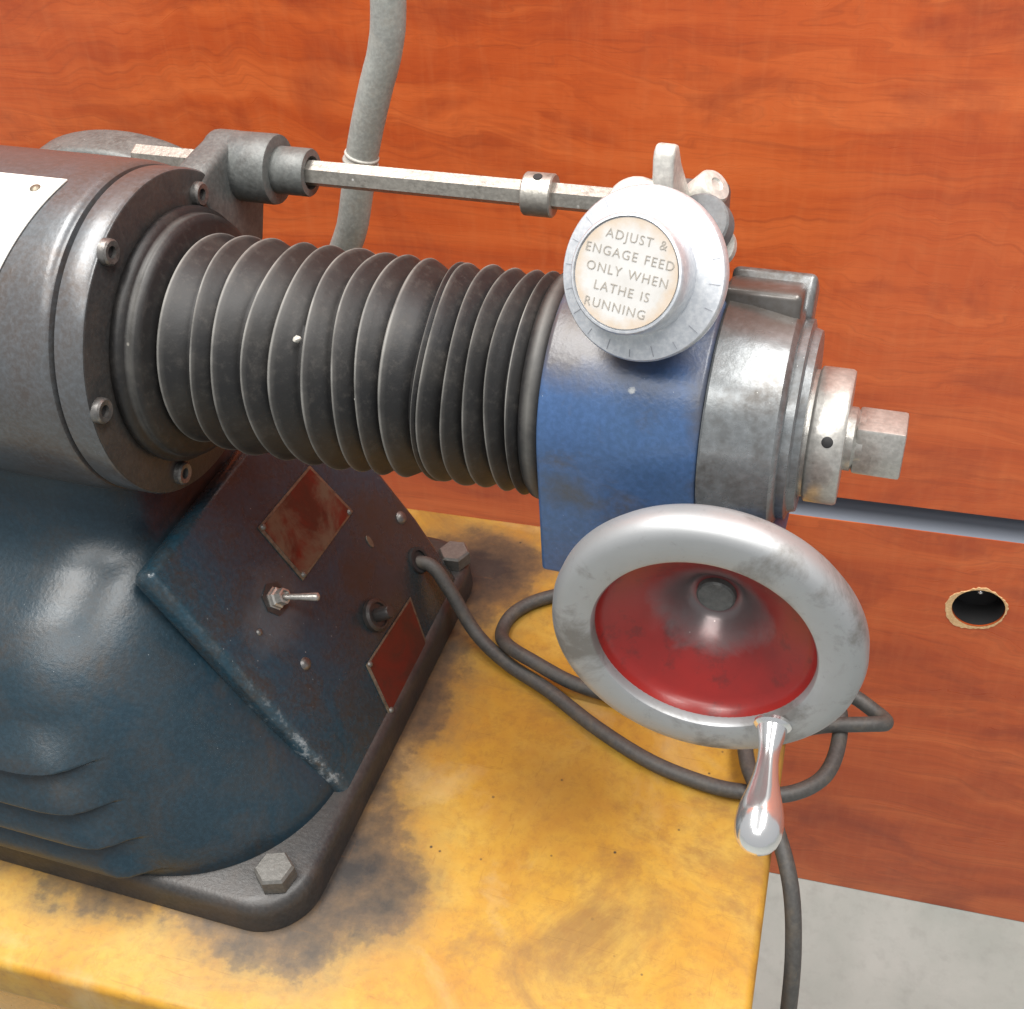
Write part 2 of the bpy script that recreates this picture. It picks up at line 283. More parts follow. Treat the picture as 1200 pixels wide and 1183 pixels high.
def floor_mat():
    t = NT('concrete_floor'); n = t.noise(7, 8, 0.65, 0.3); n2 = t.noise(60, 5, 0.6)
    c = t.mix(t.ramp(n, [(0.35, 0), (0.68, 1)]), (0.34, 0.375, 0.35), (0.43, 0.46, 0.435)); c = t.mix(t.math('MULTIPLY', t.ramp(n2, [(0.5, 0), (0.7, 1)]), 0.3), c, (0.26, 0.27, 0.26))
    return t.out(c, 0.5, 0, t.bump(n2, 0.2, 0.001))
MAT['floor'] = floor_mat()
MAT['channel'] = simple('channel_plastic', (0.20, 0.22, 0.26), 0.30)
MAT['chipwood'] = worn('raw_chipboard', (0.62, 0.42, 0.22), (0.52, 0.32, 0.15), (0.35, 0.18, 0.08), (0.7, 0.85), 0, None, 120, (0.5, 0.75))

# ------------------------------------------------------------------ mesh helpers
def link(name, bm, mat, parent=None, smooth=True, ang=38, matrix=None):
    bmesh.ops.recalc_face_normals(bm, faces=bm.faces)
    me = bpy.data.meshes.new(name); bm.to_mesh(me); bm.free()
    if matrix is not None: me.transform(matrix)
    if smooth:
        for p in me.polygons: p.use_smooth = True
        me.set_sharp_from_angle(angle=math.radians(ang))
    me.materials.append(MAT[mat]); o = bpy.data.objects.new(name, me); COL.objects.link(o); o.parent = parent
    return o
def frame(origin, axis, up=(0, 0, 1)):
    """matrix with local Z along axis, local Y towards up"""
    z = Vector(axis).normalized(); u = Vector(up); x = u.cross(z)
    if x.length < 1e-4: x = Vector((1, 0, 0)).cross(z)
    x.normalize(); y = z.cross(x)
    return Matrix(((x.x, y.x, z.x, origin[0]), (x.y, y.y, z.y, origin[1]), (x.z, y.z, z.z, origin[2]), (0, 0, 0, 1)))
def lathe(prof, seg=64):
    """prof: list of (radius, height) along local Z"""
    bm = bmesh.new(); rings = []
    for r, h in prof:
        if r < 1e-6: rings.append([bm.verts.new((0, 0, h))])
        else: rings.append([bm.verts.new((r * math.cos(2 * math.pi * k / seg), r * math.sin(2 * math.pi * k / seg), h)) for k in range(seg)])
    for a, b in zip(rings, rings[1:]):
        for k in range(seg):
            j = (k + 1) % seg
            if len(a) == 1 and len(b) > 1: bm.faces.new((a[0], b[k], b[j]))
            elif len(b) == 1 and len(a) > 1: bm.faces.new((a[k], a[j], b[0]))
            elif len(a) > 1: bm.faces.new((a[k], a[j], b[j], b[k]))
    return bm
def box(sx, sy, sz, bev=0.0, seg=3, c=(0, 0, 0)):
    bm = bmesh.new(); bmesh.ops.create_cube(bm, size=1)
    for v in bm.verts: v.co = Vector((v.co.x * sx + c[0], v.co.y * sy + c[1], v.co.z * sz + c[2]))
    if bev: bmesh.ops.bevel(bm, geom=bm.edges[:], offset=bev, segments=seg, profile=0.5, affect='EDGES')
    return bm
def prism(pts, h, bev=0.0, seg=3):
    """2D outline extruded along local Z from 0 to h"""
    bm = bmesh.new(); vs_ = [bm.verts.new((p[0], p[1], 0)) for p in pts]; f = bm.faces.new(vs_)
    r = bmesh.ops.extrude_face_region(bm, geom=[f]); bmesh.ops.translate(bm, verts=[v for v in r['geom'] if isinstance(v, bmesh.types.BMVert)], vec=(0, 0, h))
    bmesh.ops.recalc_face_normals(bm, faces=bm.faces)
    if bev:
        ed = [e for e in bm.edges if e.calc_face_angle(0) > 0.6]
        bmesh.ops.bevel(bm, geom=ed, offset=bev, segments=seg, profile=0.5, affect='EDGES')
    return bm
def catmull(P, n=10):
    P = [Vector(p) for p in P]; Q = [2 * P[0] - P[1]] + P + [2 * P[-1] - P[-2]]; out = []
    for i in range(1, len(Q) - 2):
        a, b, c, d = Q[i - 1:i + 3]
        for k in range(n):
            t = k / n
            out.append(0.5 * ((2 * b) + (c - a) * t + (2 * a - 5 * b + 4 * c - d) * t * t + (3 * b - a - 3 * c + d) * t ** 3))
    out.append(P[-1]); return out
def tube(P, r, seg=16, n=10, rv=0.0):
    pts = catmull(P, n); bm = bmesh.new(); rings = []; up = Vector((0.13, 0.2, 1)).normalized()
    for i, p in enumerate(pts):
        t = (pts[min(i + 1, len(pts) - 1)] - pts[max(i - 1, 0)]).normalized()
        x = (up - t * up.dot(t)).normalized(); up = x; y = t.cross(x)
        rr = r * (1 + rv * math.sin(i * 1.7) * math.sin(i * 0.37))
        rings.append([bm.verts.new(p + rr * (math.cos(2 * math.pi * k / seg) * x + math.sin(2 * math.pi * k / seg) * y)) for k in range(seg)])
    for a, b in zip(rings, rings[1:]):
        for k in range(seg): bm.faces.new((a[k], a[(k + 1) % seg], b[(k + 1) % seg], b[k]))
    bm.faces.new(rings[0][::-1]); bm.faces.new(rings[-1]); return bm
def thing(name, label, cat, loc=(0, 0, 0)):
    o = bpy.data.objects.new(name, None); COL.objects.link(o); o.location = loc; o.empty_display_size = 0.05
    o['label'] = label; o['category'] = cat; return o
def tag(o, label, cat): o['label'] = label; o['category'] = cat; return o
def merge(*bms):
    a = bms[0]
    for b in bms[1:]:
        me = bpy.data.meshes.new('tmp'); b.to_mesh(me); b.free(); a.from_mesh(me); bpy.data.meshes.remove(me)
    return a
def xf(bm, m): bm.transform(m); return bm

ZA = 0.278                       # height of the arm's axis over the bench
AX = frame((0, 0, ZA), (1, 0, 0))   # lathe frame: local Z = world X
TH = math.radians(2.87)          # bench and wall are turned this much to the machine
BEN = Matrix.Rotation(TH, 4, 'Z')

# ------------------------------------------------------------------ setting: floor, wall
FZ = -0.745
fl = link('floor', xf(box(6, 4, 0.02, c=(0, 0, FZ - 0.01)), BEN), 'floor', smooth=False); fl['kind'] = 'structure'
# wall plane; its frame: local x along wall, local y away from camera
WO = Vector((-0.2292, 0.4548, 0))
def wall_pt(x, y, z):            # old frame -> world
    v = BEN @ (Vector((x, y, z)) - WO); return Vector((v.x, v.y, z))
WM = Matrix.Translation(wall_pt(0, 0.90, 0)) @ BEN
wall = bpy.data.objects.new('wall', None); COL.objects.link(wall); wall.matrix_world = WM; wall['kind'] = 'structure'
RZ0, RZ1 = -0.1625, -0.136        # channel between the two panels
up = link('upper_panel', box(3.4, 0.03, 1.6, c=(0, 0.015, RZ1 + 0.8), bev=0.0012, seg=1), 'wood', wall, ang=30)
HX, HZ, HR = 0.1665, -0.2485, 0.0238
def panel_with_hole(x0, x1, z0, z1, y, d):
    bm = bmesh.new(); n = 48; ho = []; so = []
    for k in range(n):
        a = 2 * math.pi * k / n; ca, sa = math.cos(a), math.sin(a)
        ho.append((HX + HR * ca, HZ + HR * sa))
        tx = (x1 - HX) / ca if ca > 1e-9 else ((x0 - HX) / ca if ca < -1e-9 else 1e9); tz = (z1 - HZ) / sa if sa > 1e-9 else ((z0 - HZ) / sa if sa < -1e-9 else 1e9)
        t = min(tx, tz); so.append((HX + ca * t, HZ + sa * t))
    for cxy in ((x0, z0), (x0, z1), (x1, z0), (x1, z1)):   # snap nearest ray to each corner
        k = min(range(n), key=lambda i: (so[i][0] - cxy[0]) ** 2 + (so[i][1] - cxy[1]) ** 2); so[k] = cxy
    H = [bm.verts.new((p[0], y, p[1])) for p in ho]; S = [bm.verts.new((p[0], y, p[1])) for p in so]; B = [bm.verts.new((p[0], y + d, p[1])) for p in ho]; T = [bm.verts.new((p[0], y + d, p[1])) for p in so]
    for k in range(n):
        j = (k + 1) % n
        bm.faces.new((H[k], H[j], S[j], S[k])); bm.faces.new((H[k], B[k], B[j], H[j])); bm.faces.new((S[k], S[j], T[j], T[k])); bm.faces.new((B[k], T[k], T[j], B[j]))
    return bm
link('lower_panel', panel_with_hole(-1.7, 1.7, FZ + 0.001, RZ0, 0.0, 0.03), 'wood2', wall, ang=30)
bm = bmesh.new(); prof = []
R = (RZ1 - RZ0) / 2
for k in range(17):
    a = math.pi * k / 16; prof.append((0.001 + 0.028 * math.sin(a), (RZ0 + RZ1) / 2 + R * math.cos(a)))
A = [bm.verts.new((-1.69, p[0], p[1])) for p in prof]; B = [bm.verts.new((1.69, p[0], p[1])) for p in prof]
for k in range(16): bm.faces.new((A[k], A[k + 1], B[k + 1], B[k]))
link('pull_channel', bm, 'channel', wall)
bm = lathe([(0, 0.028), (HR - 0.0006, 0.028), (HR - 0.0006, 0.001)], 40)
link('hole_liner', bm, 'dark', wall, matrix=Matrix.Translation((HX, 0, HZ)) @ Matrix.Rotation(-math.pi / 2, 4, 'X'))
bm = lathe([(0, 0.012), (0.002, 0.0114), (0.0034, 0.0095), (0.004, 0.006), (0.004, 0)], 16)
link('glint_bead', bm, 'chrome', wall, matrix=Matrix.Translation((HX + 0.001, 0.026, HZ + 0.006)) @ Matrix.Rotation(math.pi / 2, 4, 'X'))  # shiny bead added inside the hole to give a glint
bm = bmesh.new(); n = 72; i_, o_, b_ = [], [], []
for k in range(n):
    a = 2 * math.pi * k / n; w = 0.0020 + 0.0050 * max(0, math.cos(a - math.radians(215))) ** 1.3 + 0.0008 * math.sin(5 * a) + random.uniform(-0.0009, 0.0009)
    i_.append(bm.verts.new((HX + (HR + 0.0001) * math.cos(a), -0.0008, HZ + (HR + 0.0001) * math.sin(a))))
    o_.append(bm.verts.new((HX + (HR + w) * math.cos(a), -0.0008, HZ + (HR + w) * math.sin(a)))); b_.append(bm.verts.new((HX + (HR + w + 0.0004) * math.cos(a), 0.0005, HZ + (HR + w + 0.0004) * math.sin(a))))
for k in range(n):
    j = (k + 1) % n; bm.faces.new((i_[k], i_[j], o_[j], o_[k])); bm.faces.new((o_[k], o_[j], b_[j], b_[k]))
link('chipped_rim', bm, 'chipwood', wall, smooth=False)

# ------------------------------------------------------------------ bench
bench = thing('work_bench', 'yellow stained bench top carrying the blue machine', 'bench', (0, 0, FZ))
def bpart(name, bm, mat, **k):
    o = link(name, xf(bm, BEN), mat, bench, **k); o.location = (0, 0, -FZ); return o
X0, X1, Y0, Y1 = -0.75, 0.2335, -0.204, 0.206
bpart('top', box(X1 - X0, Y1 - Y0, 0.036, 0.005, 4, ((X0 + X1) / 2, (Y0 + Y1) / 2, -0.018)), 'table')
bpart('apron', box(X1 - X0 - 0.03, 0.02, 0.07, 0.002, 2, ((X0 + X1) / 2, Y0 + 0.018, -0.0715)), 'tableedge')
bpart('apron', box(X1 - X0 - 0.03, 0.02, 0.07, 0.002, 2, ((X0 + X1) / 2, Y1 - 0.018, -0.0715)), 'tableedge')
for sx in (X0 + 0.035, X1 - 0.045):
    for sy in (Y0 + 0.055, Y1 - 0.055): bpart('leg', box(0.045, 0.045, -FZ - 0.037, 0.003, 2, (sx, sy, (FZ - 0.037) / 2 + 0.0002)), 'tableedge')

# ------------------------------------------------------------------ machine
mach = thing('lathe_attachment', 'dark blue cast machine with black bellows arm, round dial and red dished handwheel', 'machine')
def P(name, bm, mat, parent=mach, **k): return link(name, bm, mat, parent, **k)

# foot plate with rounded corners
def rrect(x0, x1, y0, y1, r, n=10):
    pts = []
    for cx_, cy_, a0 in ((x1 - r, y0 + r, -90), (x1 - r, y1 - r, 0), (x0 + r, y1 - r, 90), (x0 + r, y0 + r, 180)):
        for k in range(n + 1):
            a = math.radians(a0 + 90 * k / n); pts.append((cx_ + r * math.cos(a), cy_ + r * math.sin(a)))
    return pts
bm = bmesh.new(); lev = [(0.0006, 0), (0.012, 0.0005), (0.0175, 0.0015), (0.0205, 0.0038), (0.0215, 0.007)]; rings = []
for z, ins in lev:
    rings.append([bm.verts.new((x, y, z)) for x, y in rrect(-0.62, 0.001 - ins, -0.1555 + ins, 0.1555 - ins, 0.032)])
for a, b in zip(rings, rings[1:]):
    for k in range(len(a)): j = (k + 1) % len(a); bm.faces.new((a[k], a[j], b[j], b[k]))
bm.faces.new(rings[0][::-1]); bm.faces.new(rings[-1])
P('foot_plate', bm, 'black')

# cast body: lofted rounded plan, louvres pressed into the front
def lerp_tab(tab, z):
    P4 = [Vector((q[0], 0, 0)) for q in tab]
    for i in range(len(tab) - 1):
        if z <= tab[i + 1][0] or i == len(tab) - 2:
            a = tab[max(i - 1, 0)]; b = tab[i]; c = tab[i + 1]; d = tab[min(i + 2, len(tab) - 1)]
            t = (z - b[0]) / (c[0] - b[0]); o = []
            for q in range(1, len(b)):
                mb = (c[q] - a[q]) / max(c[0] - a[0], 1e-6) * (c[0] - b[0]); mc = (d[q] - b[q]) / max(d[0] - b[0], 1e-6) * (c[0] - b[0])
                o.append((2 * t ** 3 - 3 * t * t + 1) * b[q] + (t ** 3 - 2 * t * t + t) * mb + (-2 * t ** 3 + 3 * t * t) * c[q] + (t ** 3 - t * t) * mc)
            return o
BT = [(0.016, .1505, -.010, .088), (0.03, .1525, -.015, .09), (0.05, .1535, -.030, .09), (0.075, .152, -.048, .09), (0.10, .147, -.064, .088), (0.122, .137, -.079, .082),
      (0.139, .1235, -.090, .074), (0.152, .107, -.099, .064), (0.161, .090, -.106, .052), (0.169, .074, -.112, .044), (0.180, .0625, -.117, .038), (0.198, .055, -.120, .034), (0.226, .051, -.121, .03)]
def sstep(a, b, x): t = min(1, max(0, (x - a) / (b - a))); return t * t * (3 - 2 * t)
bm = bmesh.new(); rings = []; NZ = 320
for i in range(NZ + 1):
    z = 0.016 + (0.226 - 0.016) * i / NZ; yf, xr, rc = lerp_tab(BT, z); pts = []
    for k in range(140): pts.append((-0.55 + (xr - rc + 0.55) * (1 - (1 - k / 140) ** 1.5), -yf))
    for k in range(25): a = math.radians(-90 + 90 * k / 24); pts.append((xr - rc + rc * math.cos(a), -yf + rc + rc * math.sin(a)))
    for k in range(1, 12): pts.append((xr, -yf + rc + (2 * yf - 2 * rc) * k / 12))
    for k in range(25): a = math.radians(90 * k / 24); pts.append((xr - rc + rc * math.cos(a), yf - rc + rc * math.sin(a)))
    for k in range(1, 11): pts.append((xr - rc + (-0.55 - xr + rc) * k / 10, yf))
    ring = []
    for (x, y) in pts:
        if y < 0:
            z0, z1 = 0.027, 0.119; ph = (z1 - z) / ((z1 - z0) / 4); xe = -0.116 + 0.036 * (z1 - z) / (z1 - z0)
            if 0 < ph < 4:
                p = ph % 1.0; s = (math.sin(p / 0.9 * math.pi / 2) ** 1.3) if p < 0.9 else 1 - sstep(0.9, 0.965, p) * 1.25 + sstep(0.965, 1.0, p) * 0.25
                if ph < 1: s *= 0.55 + 0.45 * ph
                w = sstep(xe + 0.004, xe - 0.017 - 0.012 * (1 - p), x)
                y -= 0.0092 * s * w
        ring.append(bm.verts.new((x, y, z)))
    rings.append(ring)
for a, b in zip(rings, rings[1:]):
    for k in range(len(a)): j = (k + 1) % len(a); bm.faces.new((a[k], a[j], b[j], b[k]))
bm.faces.new(rings[-1]); bm.faces.new(rings[0][::-1])
P('body', bm, 'navy', ang=60)

# sloping control panel on the end of the body.  panel frame: local x = world y, local y = up the slope, local z = outwards
P1 = Vector((-0.0059, 0, 0.0225)); sl = Vector((-0.0974 + 0.0059, 0, 0.1735 - 0.014)).normalized(); pn = Vector((sl.z, 0, -sl.x))
PM = Matrix(((0, sl.x, pn.x, P1.x), (1, 0, 0, 0), (0, sl.z, pn.z, P1.z), (0, 0, 0, 1)))
PM_inv = PM.inverted()
CAM = Vector((0.2517, -0.4427, 0.6)); FPX = 1433.5
def pix_on_panel(px, py, off=0.0):
    r = cx * ((px - 600) / FPX) + cdn * ((py - 591.5) / FPX) + cf
    o = P1 + pn * off; t = (o - CAM).dot(pn) / r.dot(pn); q = PM_inv @ (CAM + r * t); return q.x, q.y
LEN = 0.176
pts = [(-0.0715, -0.012), (0.118, -0.012), (0.122, 0.05), (0.120, 0.11), (0.108, 0.150), (0.085, LEN), (-0.0715, LEN)]
bm = prism(pts, 0.016, 0.0055, 4)
for v in bm.verts: v.co.z -= 0.016
P('control_panel', bm, 'panelpaint', matrix=PM)
def on_panel(px, py, off=0.0): x, y = pix_on_panel(px, py); return PM @ Matrix.Translation((x, y, off))
def plate(name, pix, mat, rv):
    q = [pix_on_panel(*p) for p in pix]; cx_ = sum(a for a, b in q) / 4; cy_ = sum(b for a, b in q) / 4
    w = max(a for a, b in q) - min(a for a, b in q)
    o = P(name, prism(q, 0.0010, 0.0003, 2), 'plateedge', matrix=PM)
    inn = [((a - cx_) * 0.93 + cx_, (b - cy_) * 0.93 + cy_) for a, b in q]
    link('enamel', prism(inn, 0.0003), mat, o, matrix=PM @ Matrix.Translation((0, 0, 0.0010)))
    bmr = [((a - cx_) * 0.90 + cx_, (b - cy_) * 0.90 + cy_) for a, b in q]
    for k in rv:
        b_ = lathe([(0, 0.0016), (0.0010, 0.0014), (0.0019, 0.0006), (0.0021, 0)], 12)
        link('rivet', b_, 'bolt', o, matrix=PM @ Matrix.Translation((bmr[k][0], bmr[k][1], 0.0011)))
    return o
plate('name_plate', [(301, 619), (354, 681), (413, 600), (362, 546)], 'goldplate', (0, 1, 2))
plate('warning_plate', [(428, 780), (456, 840), (502, 762), (480, 700)], 'redplate', (0, 1))
# toggle switch
tx, ty = pix_on_panel(322, 702)
sw = P('toggle_switch', lathe([(0, 0), (0.0070, 0), (0.0070, 0.0012), (0.0064, 0.0014), (0.0062, 0.0035), (0.0050, 0.0042), (0.0048, 0.0085), (0.0036, 0.0088), (0.0034, 0.007), (0, 0.007)], 6), 'steel', matrix=PM @ Matrix.Translation((tx, ty, 0.0002)), ang=25)
d = (PM.to_3x3().inverted() @ (cx * 0.85 + pn * 0.42 - Vector((0, 0, 0.12)))).normalized()
bm = lathe([(0, 0), (0.0016, 0), (0.0019, 0.010), (0.0025, 0.0195), (0.0024, 0.021), (0.0014, 0.0220), (0, 0.0222)], 20)
link('lever', bm, 'steel', sw, matrix=PM @ Matrix.Translation((tx, ty, 0.006)) @ frame((0, 0, 0), d))
link('washer', lathe([(0, 0), (0.0100, 0), (0.0102, 0.0005), (0, 0.0006)], 7), 'black', sw, matrix=PM @ Matrix.Translation((tx, ty, 0.0003)) @ Matrix.Rotation(0.5, 4, 'Z'))
# push knob
kx, ky = pix_on_panel(438, 722)
kb = P('reset_button', lathe([(0, 0), (0.0105, 0), (0.0105, 0.003), (0.0090, 0.0045), (0.0078, 0.0045), (0.0076, 0.003), (0.0046, 0.003), (0.0044, 0.013), (0.0036, 0.0142), (0, 0.0145)], 40), 'black', matrix=PM @ Matrix.Translation((kx, ky, 0.0002)))
# screws and scars
for px, py, r in ((358, 778, 0.0040), (470, 607, 0.0046), (304, 741, 0.0022)):
    P('panel_screw', lathe([(0, r * 0.55), (r * 0.5, r * 0.48), (r * 0.85, r * 0.25), (r, 0)], 24), 'screw', matrix=on_panel(px, py, 0.0001))
bm = lathe([(0, 0.0006), (0.0042, 0.0006), (0.0046, 0)], 24); bmesh.ops.scale(bm, vec=(1, 0.45, 1), verts=bm.verts)
P('inspection_tag', bm, 'plateedge', matrix=on_panel(433, 635, 0.0001) @ Matrix.Rotation(math.radians(80), 4, 'Z'))
# cord gland
gx, gy = pix_on_panel(490, 657)
GM = PM @ Matrix.Translation((gx, gy, 0))
P('cord_gland', lathe([(0, 0.0004), (0.0066, 0.0004), (0.0066, 0.0018), (0.0088, 0.0018), (0.0092, 0)], 32), 'dark', matrix=GM)

# foot bolts
def hexbolt(x, y, rot):
    M_ = Matrix.Translation((x, y, 0.0216)) @ Matrix.Rotation(rot, 4, 'Z')
    bm = lathe([(0, 0.0002), (0.0112, 0.0002), (0.0112, 0.0090), (0.0098, 0.0106), (0, 0.0106)], 6)
    P('foot_bolt', bm, 'bolt', matrix=M_, ang=20)
hexbolt(-0.0185, -0.1325, 0.35); hexbolt(-0.0115, 0.1315, 0.1)

# spindle housing
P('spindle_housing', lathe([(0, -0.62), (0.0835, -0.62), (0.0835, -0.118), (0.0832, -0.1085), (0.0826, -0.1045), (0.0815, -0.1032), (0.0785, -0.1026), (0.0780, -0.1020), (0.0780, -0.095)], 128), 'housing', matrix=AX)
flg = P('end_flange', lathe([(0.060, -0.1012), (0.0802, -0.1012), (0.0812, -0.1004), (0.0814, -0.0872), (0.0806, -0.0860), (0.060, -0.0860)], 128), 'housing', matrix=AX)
P('flange_face', lathe([(0.050, -0.0868), (0.0802, -0.0868), (0.0804, -0.0857), (0.0798, -0.0854), (0.050, -0.0854)], 128), 'black', matrix=AX)
def pix_x(px, py, X):
    r = cx * ((px - 600) / FPX) + cdn * ((py - 591.5) / FPX) + cf; return CAM + r * ((X - CAM.x) / r.x)
for px, py in ((237, 228), (131, 296), (123, 482), (217, 555)):
    q = pix_x(px, py, -0.0854 + 0.003)
    M_ = frame((-0.0858, q.y, q.z), (1, 0, 0))
    s = P('cap_screw', lathe([(0, 0.0010), (0.0029, 0.0010), (0.0029, 0.0036), (0.0052, 0.0040), (0.0060, 0.0032), (0.0062, 0.0), (0, 0)], 24), 'screw', matrix=M_)
    link('socket', lathe([(0, 0.0016), (0.0029, 0.0016), (0.0029, 0.0019), (0, 0.0019)], 6), 'dark', s, matrix=M_)

# white plate wrapped on the housing
bm = bmesh.new(); rows = []; R0 = 0.0839
for i in range(25):
    a = math.radians(95.5 + 80 * i / 24); row = []
    for j in range(3): xe = -0.1205 - 0.0135 * (i / 13.2) ** 1.35; x = -0.30 + j * (0.300 + xe) / 2; row.append((x, a))
    rows.append(row)
def cyl(x, a, r): return Vector((x, r * math.cos(a), ZA + r * math.sin(a)))
V = [[bm.verts.new(cyl(x, a, R0)) for x, a in row] for row in rows]; Wv = [[bm.verts.new(cyl(x, a, R0 + 0.0006)) for x, a in row] for row in rows]
for i in range(24):
    for j in range(2): bm.faces.new((Wv[i][j], Wv[i][j + 1], Wv[i + 1][j + 1], Wv[i + 1][j]))
    bm.faces.new((V[i][2], V[i + 1][2], Wv[i + 1][2], Wv[i][2]))
wp = None
PLATE_BM = bm
wp = P('data_plate', bm, 'whiteplate', ang=60)
pr = cyl(-0.1325, math.radians(101.5), R0 + 0.0005)
link('rivet', lathe([(0, 0.0012), (0.0015, 0.0010), (0.0026, 0.0003), (0.0027, 0)], 16), 'plateedge', wp, matrix=frame(pr, (pr - Vector((pr.x, 0, ZA))).normalized()))

# bracket ear carrying the feed rod
RY, RZR = 0.085, 0.3292
bz = RZR - ZA
pts = [(0.040, 0.0605), (0.052, 0.0655), (0.066, 0.0672)]
for k in range(13):
    a = math.radians(112 - 140 * k / 12); pts.append((RY + 0.0180 * math.cos(a), bz + 0.0180 * math.sin(a)))
pts += [(0.1005, 0.027), (0.0905, 0.006), (0.074, -0.004), (0.055, 0.012)]
EM = Matrix(((0, 0, 1, -0.1030), (1, 0, 0, 0), (0, 1, 0, ZA), (0, 0, 0, 1)))
P('rod_bracket', prism(pts[::-1], 0.0185, 0.004, 4), 'greycast', matrix=EM)
RM = frame((0, RY, RZR), (1, 0, 0))
bos = P('bracket_boss', lathe([(0, -0.096), (0.0165, -0.096), (0.0178, -0.094), (0.0180, -0.066), (0.0176, -0.0645), (0.0165, -0.064), (0, -0.064)], 40), 'greycast', matrix=RM)
P('bushing', lathe([(0, -0.065), (0.0115, -0.065), (0.0122, -0.0635), (0.0122, -0.0465), (0.0118, -0.0457), (0.0085, -0.0455), (0.0085, -0.049), (0, -0.049)], 40), 'greycast', matrix=RM)
P('feed_rod', lathe([(0, -0.150), (0.0060, -0.150), (0.0066, -0.149), (0.0066, 0.139), (0, 0.139)], 6), 'rod', matrix=RM @ Matrix.Rotation(0.35, 4, 'Z'), ang=20)
rc_ = P('stop_collar', lathe([(0.006, 0.0705), (0.0100, 0.0705), (0.0106, 0.0712), (0.0106, 0.0848), (0.0100, 0.0855), (0.006, 0.0855)], 40), 'rod', matrix=RM)
link('set_screw', lathe([(0, 0.0003), (0.0022, 0.0003), (0.0024, 0)], 16), 'dark', rc_, matrix=frame((0.078, RY - 0.002, RZR + 0.0104), (0, -0.18, 1)))
# gear cover behind the housing
pts = []
for k in range(25):
    a = math.pi * k / 24; pts.append((0.058 * math.cos(a), 0.022 * math.sin(a) ** 1.2 if 0 < k < 24 else 0.0))
pts = [(-0.058, -0.06)] + pts[::-1] + [(0.058, -0.06)]
P('gear_cover', prism(pts, 0.030, 0.004, 3), 'greycast', matrix=Matrix(((1, 0, 0, -0.176), (0, 0, 1, 0.080), (0, 1, 0, 0.3105), (0, 0, 0, 1))))

# bellows
S = [-.0666, -.051, -.039, -.0224, -.0084, .0066, .0202, .0318, .0439, .0595, .0625, .0738, .0835, .0935, .1025]
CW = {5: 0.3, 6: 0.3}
prof = [(0.060, -0.0858), (0.0632, -0.0845), (0.0640, -0.082), (0.0636, -0.0795), (0.0612, -0.0785), (0.0600, -0.0775), (0.0606, -0.0755), (0.0602, -0.0735), (0.0570, -0.0715), (0.0500, -0.0700), (0.0478, -0.0690)]
for i, s in enumerate(S):
    e = S[i + 1] if i + 1 < len(S) else s + 0.006
    w = e - s; Rr = 0.0518 + random.uniform(-0.0004, 0.0004); dip = 0.0036 if w > 0.006 else 0.0015
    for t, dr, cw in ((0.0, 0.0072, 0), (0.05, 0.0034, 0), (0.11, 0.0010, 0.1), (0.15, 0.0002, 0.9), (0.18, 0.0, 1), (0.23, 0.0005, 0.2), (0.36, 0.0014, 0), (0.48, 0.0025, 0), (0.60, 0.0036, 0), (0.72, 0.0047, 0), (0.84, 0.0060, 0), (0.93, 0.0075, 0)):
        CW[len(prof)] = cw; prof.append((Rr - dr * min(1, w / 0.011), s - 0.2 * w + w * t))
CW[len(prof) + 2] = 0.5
prof += [(0.0502, 0.1075), (0.0520, 0.109), (0.0528, 0.112), (0.0526, 0.1155), (0.0505, 0.1178), (0.045, 0.118)]
bm = lathe(prof, 112)
for v in bm.verts:                     # slack rubber: uneven, slightly sagging folds
    a = math.atan2(v.co.y, v.co.x); r = math.hypot(v.co.x, v.co.y); z = v.co.z
    if -0.068 < z < 0.106:
        k = sstep(-0.068, -0.05, z) * (1 - sstep(0.095, 0.106, z))
        v.co.z += k * (0.0011 * math.sin(2 * a + z * 61) + 0.0007 * math.sin(3 * a - z * 97 + 1))
        g = 1 + k * 0.008 * math.sin(2 * a + 40 * z); v.co.x *= g; v.co.y *= g
        if v.co.y < 0: v.co.y *= 1 + 0.075 * sstep(-0.068, -0.04, z) * (1 - sstep(0.0, 0.10, z))
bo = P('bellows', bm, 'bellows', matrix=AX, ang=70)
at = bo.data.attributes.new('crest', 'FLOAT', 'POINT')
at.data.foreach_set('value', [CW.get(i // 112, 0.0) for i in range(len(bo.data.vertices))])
for px, py, rr in ((348, 398, 0.0019), (417, 468, 0.0008)):     # paint flecks stuck on the rubber
    ry = cx * ((px - 600) / FPX) + cdn * ((py - 591.5) / FPX) + cf; oc = CAM - Vector((0, 0, ZA)); a_ = ry.y ** 2 + ry.z ** 2; b_ = oc.y * ry.y + oc.z * ry.z; c_ = oc.y ** 2 + oc.z ** 2 - 0.0508 ** 2
    q = CAM + ry * ((-b_ - math.sqrt(b_ * b_ - a_ * c_)) / a_)
    bm = bmesh.new(); bmesh.ops.create_icosphere(bm, subdivisions=2, radius=rr)
    for v in bm.verts: v.co *= random.uniform(0.75, 1.2)
    link('paint_fleck', bm, 'tape', bo, matrix=Matrix.Translation(q))
